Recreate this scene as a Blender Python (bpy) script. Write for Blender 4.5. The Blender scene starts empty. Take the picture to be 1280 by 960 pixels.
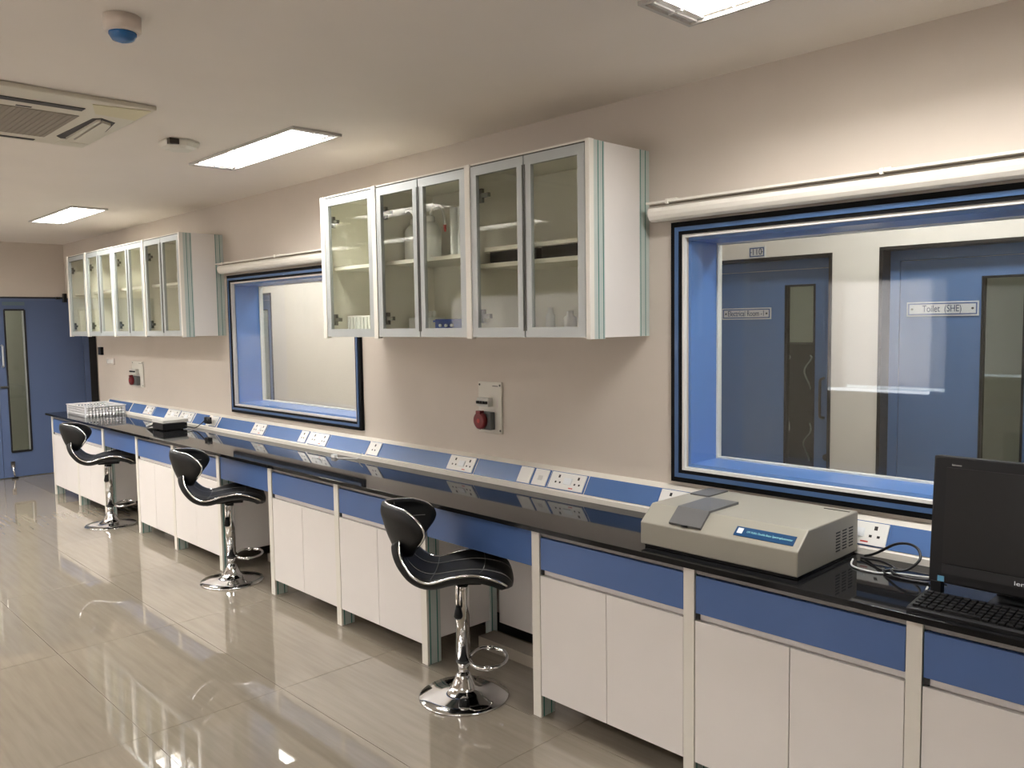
import bpy, bmesh, math, random
from mathutils import Vector, Matrix
random.seed(7)
C = bpy.context.scene.collection
S = bpy.context.scene

# ------------------------------------------------------------------ camera
YAW, PIT, ROL, FPX = 0.803868104, -0.0727600985, -0.0144322379, 1034.82
cam = bpy.data.objects.new('camera', bpy.data.cameras.new('camera'))
C.objects.link(cam)
fwd = Vector((-math.sin(YAW)*math.cos(PIT), math.cos(YAW)*math.cos(PIT), math.sin(PIT)))
r0 = fwd.cross(Vector((0, 0, 1))).normalized(); u0 = r0.cross(fwd)
rt = math.cos(ROL)*r0 + math.sin(ROL)*u0; up = -math.sin(ROL)*r0 + math.cos(ROL)*u0
cam.matrix_world = Matrix(((rt.x, up.x, -fwd.x, 0), (rt.y, up.y, -fwd.y, 0), (rt.z, up.z, -fwd.z, 1.66), (0, 0, 0, 1)))
cam.data.sensor_fit = 'HORIZONTAL'; cam.data.sensor_width = 36
cam.data.lens = FPX*36/1280; cam.data.clip_start = 0.05
S.camera = cam
# ------------------------------------------------------------------ light, exposure
LAMP = 26.0          # room ceiling panels
LAMP_CORR = 15.0     # corridor panels
SKY = 5.5
w = bpy.data.worlds.new('sky'); S.world = w; w.use_nodes = True
w.node_tree.nodes['Background'].inputs[0].default_value = (0.90, 0.94, 1.0, 1)
w.node_tree.nodes['Background'].inputs[1].default_value = SKY
S.view_settings.view_transform = 'Standard'; S.view_settings.look = 'None'
S.view_settings.exposure = 0.93; S.view_settings.gamma = 1; S.view_settings.use_curve_mapping = False

# ------------------------------------------------------------------ materials
def mat(name, col, rough=0.5, metal=0.0, var=0.0, scale=8, bump=0.0, emit=None, spec=0.5, stretch=None, coat=0.0):
    m = bpy.data.materials.new(name); m.use_nodes = True
    nt = m.node_tree; b = nt.nodes['Principled BSDF']
    c = (*col, 1)
    b.inputs['Base Color'].default_value = c; b.inputs['Roughness'].default_value = rough
    b.inputs['Metallic'].default_value = metal; b.inputs['Specular IOR Level'].default_value = spec
    b.inputs['Coat Weight'].default_value = coat
    if emit:
        b.inputs['Emission Color'].default_value = (*emit[0], 1); b.inputs['Emission Strength'].default_value = emit[1]
    if var or bump:
        tc = nt.nodes.new('ShaderNodeTexCoord'); mp = nt.nodes.new('ShaderNodeMapping')
        if stretch: mp.inputs['Scale'].default_value = stretch
        nz = nt.nodes.new('ShaderNodeTexNoise'); nz.inputs['Scale'].default_value = scale; nz.inputs['Detail'].default_value = 4
        geo = nt.nodes.new('ShaderNodeNewGeometry')
        nt.links.new(geo.outputs['Position'], mp.inputs[0]); nt.links.new(mp.outputs[0], nz.inputs['Vector'])
        if var:
            rp = nt.nodes.new('ShaderNodeValToRGB')
            rp.color_ramp.elements[0].position = 0.3; rp.color_ramp.elements[1].position = 0.7
            rp.color_ramp.elements[0].color = (*[x*(1-var) for x in col], 1)
            rp.color_ramp.elements[1].color = (*[min(1, x*(1+var)) for x in col], 1)
            nt.links.new(nz.outputs['Fac'], rp.inputs[0]); nt.links.new(rp.outputs[0], b.inputs['Base Color'])
        if bump:
            bp = nt.nodes.new('ShaderNodeBump'); bp.inputs['Strength'].default_value = bump; bp.inputs['Distance'].default_value = 0.002
            nt.links.new(nz.outputs['Fac'], bp.inputs['Height']); nt.links.new(bp.outputs[0], b.inputs['Normal'])
    return m

def glass(name, tint, ior=1.5, rough=0.0):
    m = bpy.data.materials.new(name); m.use_nodes = True; nt = m.node_tree
    nt.nodes.remove(nt.nodes['Principled BSDF'])
    tr = nt.nodes.new('ShaderNodeBsdfTransparent'); tr.inputs[0].default_value = (*tint, 1)
    gl = nt.nodes.new('ShaderNodeBsdfGlossy'); gl.inputs['Roughness'].default_value = rough
    fr = nt.nodes.new('ShaderNodeFresnel'); 
    geo = nt.nodes.new('ShaderNodeNewGeometry'); mi = nt.nodes.new('ShaderNodeMix'); mi.data_type = 'FLOAT'
    mi.inputs[2].default_value = ior; mi.inputs[3].default_value = 1/ior
    nt.links.new(geo.outputs['Backfacing'], mi.inputs[0]); nt.links.new(mi.outputs[0], fr.inputs[0])
    mx = nt.nodes.new('ShaderNodeMixShader')
    nt.links.new(fr.outputs[0], mx.inputs[0]); nt.links.new(tr.outputs[0], mx.inputs[1]); nt.links.new(gl.outputs[0], mx.inputs[2])
    nt.links.new(mx.outputs[0], nt.nodes['Material Output'].inputs[0])
    return m

M = {}
M['wall'] = mat('wall_paint', (.585, .525, .46), .62, var=.02, scale=3, bump=.05)
M['ceiling'] = mat('ceiling_paint', (.78, .725, .665), .7, var=.02, scale=2)
M['cwall'] = mat('corridor_paint', (.80, .76, .71), .6, var=.02, scale=3)
M['grout'] = mat('floor_grout', (.22, .19, .15), .6)
M['white'] = mat('white_laminate', (.80, .765, .735), .35, var=.01, scale=5)
M['post'] = mat('cream_powder_coat', (.78, .75, .68), .35)
M['alu'] = mat('aluminium', (.62, .65, .66), .32, metal=.85)
M['dooralu'] = mat('door_frame_aluminium', (.44, .47, .47), .42, metal=.35)
M['postside'] = mat('extrusion_face', (.52, .58, .55), .4, metal=.1)
M['green'] = mat('green_strip', (.005, .17, .13), .4)
M['blue'] = mat('blue_laminate', (.078, .15, .36), .35, var=.02, scale=6)
M['bluetr'] = mat('blue_trunking_cover', (.080, .165, .38), .22)
M['doorblue'] = mat('door_blue', (.10, .185, .38), .38, var=.03, scale=2)
M['doorblue2'] = mat('entrance_door_blue', (.085, .125, .24), .45, var=.02, scale=2)
M['winblue'] = mat('window_lining_blue', (.12, .26, .62), .3)
M['framedk'] = mat('window_frame_blue', (.06, .12, .25), .25)
M['framemid'] = mat('window_frame_mid_blue', (.06, .125, .27), .25)
M['black'] = mat('black_gasket', (.008, .008, .009), .4)
M['gasket'] = mat('window_gasket', (.004, .004, .005), .6, spec=.15)
M['plastic'] = mat('black_plastic', (.008, .008, .009), .38, spec=.25)
M['screen'] = mat('dark_screen', (.008, .008, .008), .35, spec=.3)
M['matte'] = mat('charcoal_plastic', (.015, .015, .016), .5, spec=.3)
M['key'] = mat('key_plastic', (.007, .007, .008), .5, spec=.25)
M['leather'] = mat('black_leatherette', (.006, .006, .006), .45, bump=.35, scale=260, spec=.3)
M['stitch'] = mat('grey_stitch', (.16, .16, .155), .6)
M['chrome'] = mat('chrome', (.72, .72, .72), .07, metal=1)
M['chromegap'] = mat('dark_collar', (.03, .03, .03), .3)
M['dkmetal'] = mat('dark_metal', (.09, .09, .08), .4, metal=.6)
M['hinge'] = mat('hinge_metal', (.16, .16, .13), .35, metal=.8)
M['plate'] = mat('socket_plastic', (.80, .80, .77), .25)
M['hole'] = mat('socket_hole', (.01, .01, .01), .6)
M['beige'] = mat('instrument_beige', (.30, .285, .24), .42, bump=.12, scale=350)
M['lid'] = mat('lid_grey', (.115, .115, .115), .42)
M['nplate'] = mat('nameplate_blue', (.008, .055, .15), .3)
M['txtw'] = mat('white_print', (.75, .78, .8), .5)
M['txtg'] = mat('pale_teal_print', (.25, .55, .60), .5)
M['txtk'] = mat('dark_blue_print', (.03, .05, .13), .5)
M['sign'] = mat('silver_sign', (.68, .70, .72), .35, metal=.2)
M['signb'] = mat('sign_border', (.05, .10, .28), .4)
M['red'] = mat('red_plastic', (.16, .006, .01), .35)
M['redtip'] = mat('red_nozzle', (.45, .03, .02), .5)
M['grey'] = mat('grey_plastic', (.10, .11, .11), .4)
M['ltgrey'] = mat('light_grey_plastic', (.55, .55, .52), .4)
M['basket'] = mat('white_basket', (.85, .85, .86), .35)
M['bottle'] = mat('translucent_plastic', (.80, .82, .80), .35)
M['blueplastic'] = mat('blue_rack', (.03, .07, .30), .35)
M['acbody'] = mat('ac_plastic', (.66, .62, .52), .4)
M['acyel'] = mat('ac_yellowed_corner', (.64, .58, .38), .4)
M['acgrille'] = mat('ac_grille', (.27, .235, .19), .6)
M['acdark'] = mat('ac_slot', (.025, .018, .014), .5)
M['detblue'] = mat('sensor_blue', (.02, .14, .38), .25)
M['detw'] = mat('sensor_white', (.70, .62, .55), .4)
M['rosette'] = mat('off_white_plastic', (.66, .64, .57), .4)
M['blind'] = mat('roller_blind_casing', (.80, .77, .70), .45)
M['lampframe'] = mat('lamp_frame', (.50, .48, .45), .4)
M['reflector'] = mat('lamp_reflector', (.80, .80, .80), .25, metal=.6)
M['lampon'] = mat('lamp_panel', (1, 1, 1), .5, emit=((1.0, .975, .94), LAMP))
M['lampon2'] = mat('corridor_lamp_panel', (1, 1, 1), .5, emit=((1.0, .96, .90), LAMP_CORR))
M['lampon3'] = mat('side_room_lamp_panel', (1, 1, 1), .5, emit=((1.0, .97, .88), 16.0))
M['glass'] = glass('window_glass', (.95, .965, .965), 1.45)
M['cabglass'] = glass('cabinet_glass', (.945, .955, .93), 1.33)
M['visglass'] = glass('vision_panel_glass', (.80, .84, .78), 1.5)
M['rail'] = mat('grey_rail', (.30, .29, .28), .4)
M['rail2'] = mat('light_grey_rail', (.60, .57, .56), .4)
M['cabin'] = mat('cabinet_interior', (.88, .86, .76), .45)
M['cable_w'] = mat('grey_cable', (.55, .56, .56), .4)
M['cable_k'] = mat('black_cable', (.01, .01, .012), .35)
M['rackk'] = mat('rack_black', (.03, .03, .028), .5)
M['sticker'] = mat('sticker_blue', (.10, .30, .45), .4)
M['signdull'] = mat('dull_sign', (.11, .16, .20), .5)
M['faint'] = mat('faint_plate', (.66, .60, .56), .5)
# worktop: polished black granite
m = M['stone'] = mat('black_granite', (.010, .010, .011), .045, spec=.5)
m.node_tree.nodes['Principled BSDF'].inputs['IOR'].default_value = 1.24
nt = m.node_tree; b = nt.nodes['Principled BSDF']
geo = nt.nodes.new('ShaderNodeNewGeometry'); nz = nt.nodes.new('ShaderNodeTexNoise'); nz.inputs['Scale'].default_value = 400
rp = nt.nodes.new('ShaderNodeValToRGB'); rp.color_ramp.elements[0].position = .62; rp.color_ramp.elements[1].position = .75
rp.color_ramp.elements[0].color = (.009, .009, .010, 1); rp.color_ramp.elements[1].color = (.05, .05, .05, 1)
nt.links.new(geo.outputs['Position'], nz.inputs['Vector']); nt.links.new(nz.outputs['Fac'], rp.inputs[0]); nt.links.new(rp.outputs[0], b.inputs['Base Color'])
# floor tile: polished, streaked along x
m = M['tile'] = mat('polished_floor_tile', (.40, .345, .27), .016, spec=1.0)
m.node_tree.nodes['Principled BSDF'].inputs['IOR'].default_value = 1.55
nt = m.node_tree; b = nt.nodes['Principled BSDF']
geo = nt.nodes.new('ShaderNodeNewGeometry'); mp = nt.nodes.new('ShaderNodeMapping'); mp.inputs['Scale'].default_value = (.7, 9, 1)
nz = nt.nodes.new('ShaderNodeTexNoise'); nz.inputs['Scale'].default_value = 4; nz.inputs['Detail'].default_value = 7
rp = nt.nodes.new('ShaderNodeValToRGB')
rp.color_ramp.elements[0].position = .30; rp.color_ramp.elements[0].color = (.225, .195, .15, 1)
rp.color_ramp.elements[1].position = .62; rp.color_ramp.elements[1].color = (.26, .226, .178, 1)
nt.links.new(geo.outputs['Position'], mp.inputs[0]); nt.links.new(mp.outputs[0], nz.inputs['Vector'])
nt.links.new(nz.outputs['Fac'], rp.inputs[0]); nt.links.new(rp.outputs[0], b.inputs['Base Color'])
# window blind cloth, lets daylight through
m = M['cloth'] = bpy.data.materials.new('blind_cloth'); m.use_nodes = True; nt = m.node_tree
nt.nodes.remove(nt.nodes['Principled BSDF'])
d = nt.nodes.new('ShaderNodeBsdfDiffuse'); d.inputs[0].default_value = (.6, .62, .66, 1)
t = nt.nodes.new('ShaderNodeBsdfTranslucent'); t.inputs[0].default_value = (.84, .78, .74, 1)
mx = nt.nodes.new('ShaderNodeMixShader'); mx.inputs[0].default_value = .7
nt.links.new(d.outputs[0], mx.inputs[1]); nt.links.new(t.outputs[0], mx.inputs[2]); nt.links.new(mx.outputs[0], nt.nodes['Material Output'].inputs[0])

# ------------------------------------------------------------------ mesh helpers
class MB:
    """collects shapes (world coordinates) and links them as ONE mesh object"""
    def __init__(s): s.bm = bmesh.new()
    def box(s, x0, x1, y0, y1, z0, z1, bev=0):
        if x0 > x1: x0, x1 = x1, x0
        if y0 > y1: y0, y1 = y1, y0
        if z0 > z1: z0, z1 = z1, z0
        v = [s.bm.verts.new((x, y, z)) for x in (x0, x1) for y in (y0, y1) for z in (z0, z1)]
        f = [s.bm.faces.new([v[i] for i in q]) for q in ((0, 1, 3, 2), (4, 6, 7, 5), (0, 4, 5, 1), (2, 3, 7, 6), (0, 2, 6, 4), (1, 5, 7, 3))]
        if bev:
            es = list({e for q in f for e in q.edges})
            bmesh.ops.bevel(s.bm, geom=es, offset=bev, segments=2, affect='EDGES', profile=.6)
        return s
    def prism(s, pts, axis, a0, a1):
        """closed outline pts (in the two other axes, order xyz) extruded along axis"""
        def P(p, a):
            return {'x': (a, p[0], p[1]), 'y': (p[0], a, p[1]), 'z': (p[0], p[1], a)}[axis]
        A = [s.bm.verts.new(P(p, a0)) for p in pts]; B = [s.bm.verts.new(P(p, a1)) for p in pts]
        s.bm.faces.new(A); s.bm.faces.new(B[::-1])
        n = len(pts)
        for i in range(n): s.bm.faces.new((A[i], B[i], B[(i+1) % n], A[(i+1) % n]))
        bmesh.ops.recalc_face_normals(s.bm, faces=s.bm.faces)
        return s
    def lathe(s, prof, c, n=32, axis='z', smooth=True):
        rings = []
        for r, h in prof:
            ring = []
            for i in range(n):
                a = 2*math.pi*i/n
                p = (r*math.cos(a), r*math.sin(a), h)
                if axis == 'y': p = (p[0], p[2], p[1])
                if axis == 'x': p = (p[2], p[0], p[1])
                ring.append(s.bm.verts.new((c[0]+p[0], c[1]+p[1], c[2]+p[2])))
            rings.append(ring)
        fs = []
        for a, b_ in zip(rings, rings[1:]):
            for i in range(n): fs.append(s.bm.faces.new((a[i], a[(i+1) % n], b_[(i+1) % n], b_[i])))
        fs.append(s.bm.faces.new(rings[0][::-1])); fs.append(s.bm.faces.new(rings[-1]))
        if smooth:
            for f in fs[:-2]: f.smooth = True
        bmesh.ops.recalc_face_normals(s.bm, faces=s.bm.faces)
        return s
    def tube(s, pts, r, n=8, closed=False):
        pts = [Vector(p) for p in pts]; N = len(pts); rings = []
        ref = Vector((0, 0, 1))
        for i, p in enumerate(pts):
            a = pts[(i-1) % N] if (i or closed) else pts[0]; b_ = pts[(i+1) % N] if (i < N-1 or closed) else pts[-1]
            t_ = (b_-a).normalized()
            if abs(t_.dot(ref)) > .95: rr = Vector((1, 0, 0))
            else: rr = ref
            u = t_.cross(rr).normalized(); v = t_.cross(u).normalized()
            R_ = r[i] if isinstance(r, (list, tuple)) else r
            rings.append((p, u, v, R_))
        vs = []; pu = None
        for p, u, v, R_ in rings:
            if pu is not None and u.dot(pu) < 0: u, v = -u, -v
            pu = u
            vs.append([s.bm.verts.new(p + (u*math.cos(2*math.pi*k/n) + v*math.sin(2*math.pi*k/n))*R_) for k in range(n)])
        rng = range(N) if closed else range(N-1)
        for i in rng:
            a, b_ = vs[i], vs[(i+1) % N]
            for k in range(n):
                f = s.bm.faces.new((a[k], a[(k+1) % n], b_[(k+1) % n], b_[k])); f.smooth = True
        if not closed: s.bm.faces.new(vs[0][::-1]); s.bm.faces.new(vs[-1])
        bmesh.ops.recalc_face_normals(s.bm, faces=s.bm.faces)
        return s
    def build(s, name, m, parent=None, label=None):
        me = bpy.data.meshes.new(name)
        if parent is not None:
            inv = parent_world(parent).inverted(); s.bm.transform(inv)
        s.bm.to_mesh(me); s.bm.free(); me.materials.append(M[m] if isinstance(m, str) else m)
        o = bpy.data.objects.new(name, me); C.objects.link(o)
        if parent is not None: o.parent = parent
        if label: o['label'] = label
        return o
def parent_world(o):
    mw = o.matrix_basis.copy()
    while o.parent: o = o.parent; mw = o.matrix_basis @ mw
    return mw
def box(name, m, parent, *a, bev=0, label=None): return MB().box(*a, bev=bev).build(name, m, parent, label)
def thing(name, label, cat, loc=(0, 0, 0), rz=0, group=None):
    o = bpy.data.objects.new(name, None); C.objects.link(o); o.empty_display_size = .1
    o.location = loc; o.rotation_euler = (0, 0, rz)
    o.matrix_basis = Matrix.Translation(loc) @ Matrix.Rotation(rz, 4, 'Z')
    o['label'] = label; o['category'] = cat
    if group: o['group'] = group
    return o
def tag(o, label, cat, group=None):
    o['label'] = label; o['category'] = cat
    if group: o['group'] = group
    return o
def struct(o): o['kind'] = 'structure'; return o
def spline(pts, n=6, closed=False):
    P = [Vector(p) for p in pts]; out = []
    N = len(P)
    for i in range(N if closed else N-1):
        p0 = P[(i-1) % N] if (i or closed) else P[0]; p1 = P[i]; p2 = P[(i+1) % N]; p3 = P[(i+2) % N] if (i < N-2 or closed) else P[-1]
        for k in range(n):
            t = k/n
            out.append(.5*((2*p1)+(-p0+p2)*t+(2*p0-5*p1+4*p2-p3)*t*t+(-p0+3*p1-3*p2+p3)*t**3))
    if not closed: out.append(P[-1])
    return out
def text(s, name, m, parent, loc, size, facing='-y', tilt=0, width=None, align='CENTER', depth=.0006):
    cu = bpy.data.curves.new(name, 'FONT'); cu.body = s; cu.size = size; cu.align_x = align; cu.align_y = 'CENTER'; cu.extrude = depth
    o = bpy.data.objects.new('tmp', cu); C.objects.link(o)
    bpy.context.view_layer.update()
    me = bpy.data.meshes.new_from_object(o.evaluated_get(bpy.context.evaluated_depsgraph_get()))
    bpy.data.objects.remove(o); me.name = name
    xs = [v.co.x for v in me.vertices]
    sx = width/(max(xs)-min(xs)) if width else 1
    R_ = Matrix.Rotation(math.pi/2 - tilt, 4, 'X')
    if facing == '+x': R_ = Matrix.Rotation(math.pi/2, 4, 'Z') @ R_
    me.transform(parent_world(parent).inverted() @ Matrix.Translation(loc) @ R_ @ Matrix.Diagonal((sx, 1, 1, 1)))
    me.materials.clear(); me.materials.append(M[m])
    q = bpy.data.objects.new(name, me); C.objects.link(q); q.parent = parent
    return q
def hole_wall(mb, xa, xb, y0, y1, z0, z1, holes):
    """wall slab in x with rectangular holes (x0,x1,z0,z1), holes sorted in x"""
    x = xa
    for (h0, h1, k0, k1) in holes:
        if h0 > x: mb.box(x, h0, y0, y1, z0, z1)
        if k0 > z0: mb.box(h0, h1, y0, y1, z0, k0)
        if k1 < z1: mb.box(h0, h1, y0, y1, k1, z1)
        x = h1
    if x < xb: mb.box(x, xb, y0, y1, z0, z1)
    return mb

# ------------------------------------------------------------------ the room
XL, XR, YW, YB, H = -10.6, 3.0, 3.0, -2.9, 2.65
YC0, YC1 = 3.24, 4.5          # corridor behind the window wall
W1 = (-2.03, -.33, 1.018, 2.03); W2 = (-6.285, -4.553, 1.025, 2.03)
fl = struct(MB().box(XL-.2, XR, YB, 3.32, -.05, -.004).build('floor', 'grout'))
nx, ny = 0, 0
tm = {}
def tile_mesh(wx, wy):
    k = (round(wx, 3), round(wy, 3))
    if k not in tm:
        me = bpy.data.meshes.new('floor_tile'); bm = bmesh.new(); g = .0011
        mbx = MB(); mbx.bm.free(); mbx.bm = bm; mbx.box(g, wx-g, g, wy-g, -.012, 0, bev=0)
        bmesh.ops.recalc_face_normals(bm, faces=bm.faces)
        bm.to_mesh(me); bm.free(); me.materials.append(M['tile']); tm[k] = me
    return tm[k]
xs = [XL] + [-3.41+1.2*k for k in range(-5, 6) if XL < -3.41+1.2*k < XR] + [XR]
ys = [YB] + [1.183+.61*k for k in range(-6, 4) if YB < 1.183+.61*k < 3.0] + [3.0]
for i in range(len(xs)-1):
    for j in range(len(ys)-1):
        o = bpy.data.objects.new('floor_tile', tile_mesh(xs[i+1]-xs[i], ys[j+1]-ys[j]))
        C.objects.link(o); o.parent = fl; o.location = (xs[i], ys[j], 0)
# ceiling split so that recessed fixtures sit in openings
LX = [-7.86, -4.355, -1.0, 2.1]; LY = [2.265, -.55]  # rear row is unseen, added to light the room and bench fronts
OPEN = [(x, y) for i, x in enumerate(LX) for j, y in enumerate(LY) if (i, j) not in ((3, 1), (3, 0))]
FILL_LAMPS = [(-9.1, .86), (-7.5, .86), (-5.9, .86), (-9.45, -.55), (-6.1, -.55)]  # unseen lamps added out of view to brighten the left of the room
OPEN += FILL_LAMPS
mb = MB(); yy = YB-.2
for cy in sorted(LY+[.86]):
    mb.box(XL-.2, XR+.2, yy, cy-.122, H, H+.09); xx = XL-.2
    for x in sorted(x for x, y in OPEN if y == cy):
        mb.box(xx, x-.60, cy-.122, cy+.122, H, H+.09); xx = x+.60
    mb.box(xx, XR+.2, cy-.122, cy+.122, H, H+.09); yy = cy+.122
mb.box(XL-.2, XR+.2, yy, YW, H, H+.09); mb.box(XL-.2, XR+.2, YB-.2, YW, H+.09, H+.12)
struct(mb.build('ceiling', 'ceiling'))
mb = MB(); hole_wall(mb, -9.58, XR+.2, YW, YC0, 0, H+.1, [W2, W1])
mb.box(XL, -9.58, YW, YC0+.12, 2.03, H+.1)
struct(mb.build('wall_back', 'wall'))
mb = MB(); mb.box(XL, -9.58, 3.32, 3.42, 0, 2.03); mb.box(-9.6, -9.5, YC0, 3.42, 0, 2.03)
struct(mb.build('wall_recess', 'wall'))
# end wall with the double door opening
mb = MB(); DY0, DY1, DZ = 1.38, 3.19, 2.012
mb.box(XL-.15, XL, YB, DY0-.07, 0, H); mb.box(XL-.15, XL, DY0-.07, 3.42, DZ+.03, H); mb.box(XL-.15, XL, 3.31, 3.42, 0, DZ+.03)
struct(mb.build('wall_end', 'wall'))
WN = [(-9.8, -6.6), (-4.24, -3.08), (-1.9, .3)]  # outer two windows are unseen, placed and sized for the daylight they add
mb = MB(); hole_wall(mb, XL-.1, XR+.2, YB-.15, YB, 0, H, [(a, b_, .86, 2.1) for a, b_ in WN])
struct(mb.build('wall_front', 'wall'))
struct(MB().box(XR, XR+.15, YB, YW, 0, H).build('wall_right', 'wall'))
for i, (a, b_) in enumerate(WN):
    f = MB()
    for q in ((a, a+.04, .86, 2.1), (b_-.04, b_, .86, 2.1)): f.box(q[0], q[1], YB-.1, YB-.04, q[2], q[3])
    f.box(a, b_, YB-.1, YB-.04, .86, .868); f.box(a, b_, YB-.1, YB-.04, 2.06, 2.1)
    fo = struct(f.build('window_%d' % (i+3), 'alu'))
    c = MB().box(a+.02, b_-.02, YB-.032, YB-.03, .905, 2.08).build('blind_cloth', 'cloth', fo)
# corridor
mb = MB()
D1 = (-3.02, -2.105, 0, 2.015); D2 = (-1.822, -.90, 0, 2.025); D0 = (-9.45, -8.52, 0, 2.03)
hole_wall(mb, -11, 3.2, YC1, YC1+.14, 0, 2.75, [D0, D1, D2])
struct(mb.build('wall_corridor', 'cwall'))
struct(MB().box(-9.6, 3.2, YC0, YC1+2.2, -.05, 0).build('floor_corridor', 'tile'))
struct(MB().box(-9.7, 3.2, YC0-.001, YC1+.14, 2.70, 2.8).build('ceiling_corridor', 'ceiling'))
struct(MB().box(-9.7, -9.58, 3.43, YC1, 0, 2.7).build('wall_corridor_end', 'cwall'))
struct(MB().box(3.0, 3.1, YC0, YC1, 0, 2.7).build('wall_corridor_right', 'cwall'))
mb = MB()  # small rooms behind the corridor doors
for a, b_, d_ in ((-9.7, -8.3, 1.2), (-3.9, -2.0, 1.6), (-1.95, -.1, 1.9)):
    y1 = YC1+.14+d_
    mb.box(a-.05, a, YC1+.14, y1, 0, 2.5); mb.box(b_, b_+.05, YC1+.14, y1, 0, 2.5); mb.box(a, b_, y1, y1+.05, 0, 2.5); mb.box(a-.05, b_+.05, YC1+.14, y1+.05, 2.5, 2.55)
struct(mb.build('wall_side_rooms', 'cwall'))

def ceiling_lamp(cx, cy, label, z=H, key='lampon', L=1.24, W=.28, grp='recessed ceiling lamps'):
    t = thing('ceiling_lamp', label, 'lamp', (cx, cy, z), 0, grp)
    x0, x1, y0, y1 = cx-L/2, cx+L/2, cy-W/2, cy+W/2
    f = MB()
    f.box(x0, x1, y0, y0+.014, z-.014, z-.001); f.box(x0, x1, y1-.014, y1, z-.014, z-.001)
    f.box(x0, x0+.014, y0+.014, y1-.014, z-.014, z-.001); f.box(x1-.014, x1, y0+.014, y1-.014, z-.014, z-.001)
    f.build('frame', 'lampframe', t)
    dz = 0.082 if key == 'lampon' else -.004
    if key == 'lampon':
        hs = MB(); a, b_, c, d_ = x0+.021, x1-.021, y0+.019, y1-.019
        hs.box(a, b_, c, c+.004, z+.001, z+.088); hs.box(a, b_, d_-.004, d_, z+.001, z+.088)
        hs.box(a, a+.004, c+.004, d_-.004, z+.001, z+.088); hs.box(b_-.004, b_, c+.004, d_-.004, z+.001, z+.088)
        hs.build('housing', 'lampframe', t)
    box('diffuser', key, t, x0+.07, x1-.07, y0+.03, y1-.03, z+dz-.005, z+dz)
    for a, b_ in ((x0+.016, x0+.068), (x1-.068, x1-.016)):
        r = MB()
        r.box(a, b_, y0+.016, y1-.016, z-.006, z-.002)
        r.box(a, b_, cy-.004, cy+.004, z-.013, z-.006)
        r.box(a+.024, a+.027, y0+.02, y1-.02, z-.012, z-.006)
        r.build('reflector', 'reflector', t)
    lv = MB()
    for k in range(1, 9):
        xx = x0+.07+(L-.14)*k/9; lv.box(xx-.0012, xx+.0012, y0+.016, y1-.016, z-.014, z-.009)
    lv.build('louvre', 'reflector', t)
    return t
LAB = {(0, 0): 'bright recessed ceiling lamp farthest away, near the entrance door wall', (1, 0): 'bright recessed ceiling lamp in front of the air conditioner and off-white ceiling rose',
       (2, 0): 'recessed ceiling lamp with louvres cut off by the top edge of the photo', (3, 0): 'recessed ceiling lamp in the window row, outside the photo to the right',
       (0, 1): 'added unseen ceiling lamp of the rear row nearest the end wall', (1, 1): 'added unseen ceiling lamp of the rear row, second from the end wall',
       (2, 1): 'added unseen ceiling lamp of the rear row just above the viewer', (3, 1): 'recessed ceiling lamp of the rear row by the right wall'}
for i, x in enumerate(LX):
    for j, y in enumerate(LY):
        if (i, j) not in ((3, 1), (3, 0)): ceiling_lamp(x, y, LAB[(i, j)])
for (x, y), d_ in zip(FILL_LAMPS, ('of the centre row beside the entrance door', 'in the middle of the centre row', 'of the centre row next to the air conditioner', 'in the rear left corner of the room', 'of the rear row behind the air conditioner')):
    ceiling_lamp(x, y, 'added unseen ceiling lamp %s' % d_)
for x, y, nm in ((-2.8, 5.1, 'electrical room'), (-1.1, 5.3, 'room behind the toilet door'), (-8.9, 5.1, 'room behind the farthest corridor door')):
    ceiling_lamp(x, y, 'small lamp on the ceiling of the %s' % nm, z=2.5, key='lampon3', L=.6, W=.2, grp='side room lamps')
ceiling_lamp(XL-.9, 2.2, 'lamp on the lobby ceiling behind the blue entrance door', z=2.5, key='lampon3', L=.6, W=.2, grp='side room lamps')
for x, d_ in ((-7.9, 'left'), (-6.4, 'second'), (-4.9, 'middle'), (-1.35, 'right'), (1.4, 'far right')):  # second lamp is added to brighten the corridor behind the far window
    ceiling_lamp(x, 3.85, 'corridor ceiling lamp, %s one of those behind the window wall' % d_, z=2.70, key='lampon2', grp='corridor lamps')

# ------------------------------------------------------------------ windows in the back wall
def window(n, o, dark):
    """o = outer rect; layered frame on the wall, blue lining, two panes"""
    x0, x1, z0, z1 = o
    def ring(d0, d1, y0, y1, name, m, par):
        r = MB()
        r.box(x0+d0, x1-d0, y0, y1, z0+d0, z0+d1); r.box(x0+d0, x1-d0, y0, y1, z1-d1, z1-d0)
        r.box(x0+d0, x0+d1, y0, y1, z0+d1, z1-d1); r.box(x1-d1, x1-d0, y0, y1, z0+d1, z1-d1)
        return r.build(name, m, par)
    root = struct(ring(.0, .022, 2.978, 2.9995, 'window_%d' % n, 'gasket', None))
    ring(.022, .040, 2.972, 2.9995, 'window_frame', 'framedk' if dark else 'framemid', root)
    ring(.040, .054, 2.976, 2.9995, 'gasket', 'gasket', root)
    ring(.054, .066, 2.982, 3.008, 'pane_edge', 'rail2' if dark else 'plate', root)
    d = .0705
    ring(d-.005, d+.009, 3.011, 3.208, 'lining', 'winblue', root)
    ring(d-.003, d+.016, 3.208, 3.24, 'pane_edge', 'plate', root)
    box('pane', 'glass', root, x0+.06, x1-.06, 3.004, 3.010, z0+.06, z1-.06)
    box('pane', 'glass', root, x0+.08, x1-.08, 3.222, 3.228, z0+.08, z1-.08)
    return root
window(1, (-2.097, -.263, .966, 2.079), False)
window(2, (-6.348, -4.490, .985, 2.071), True)

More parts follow.
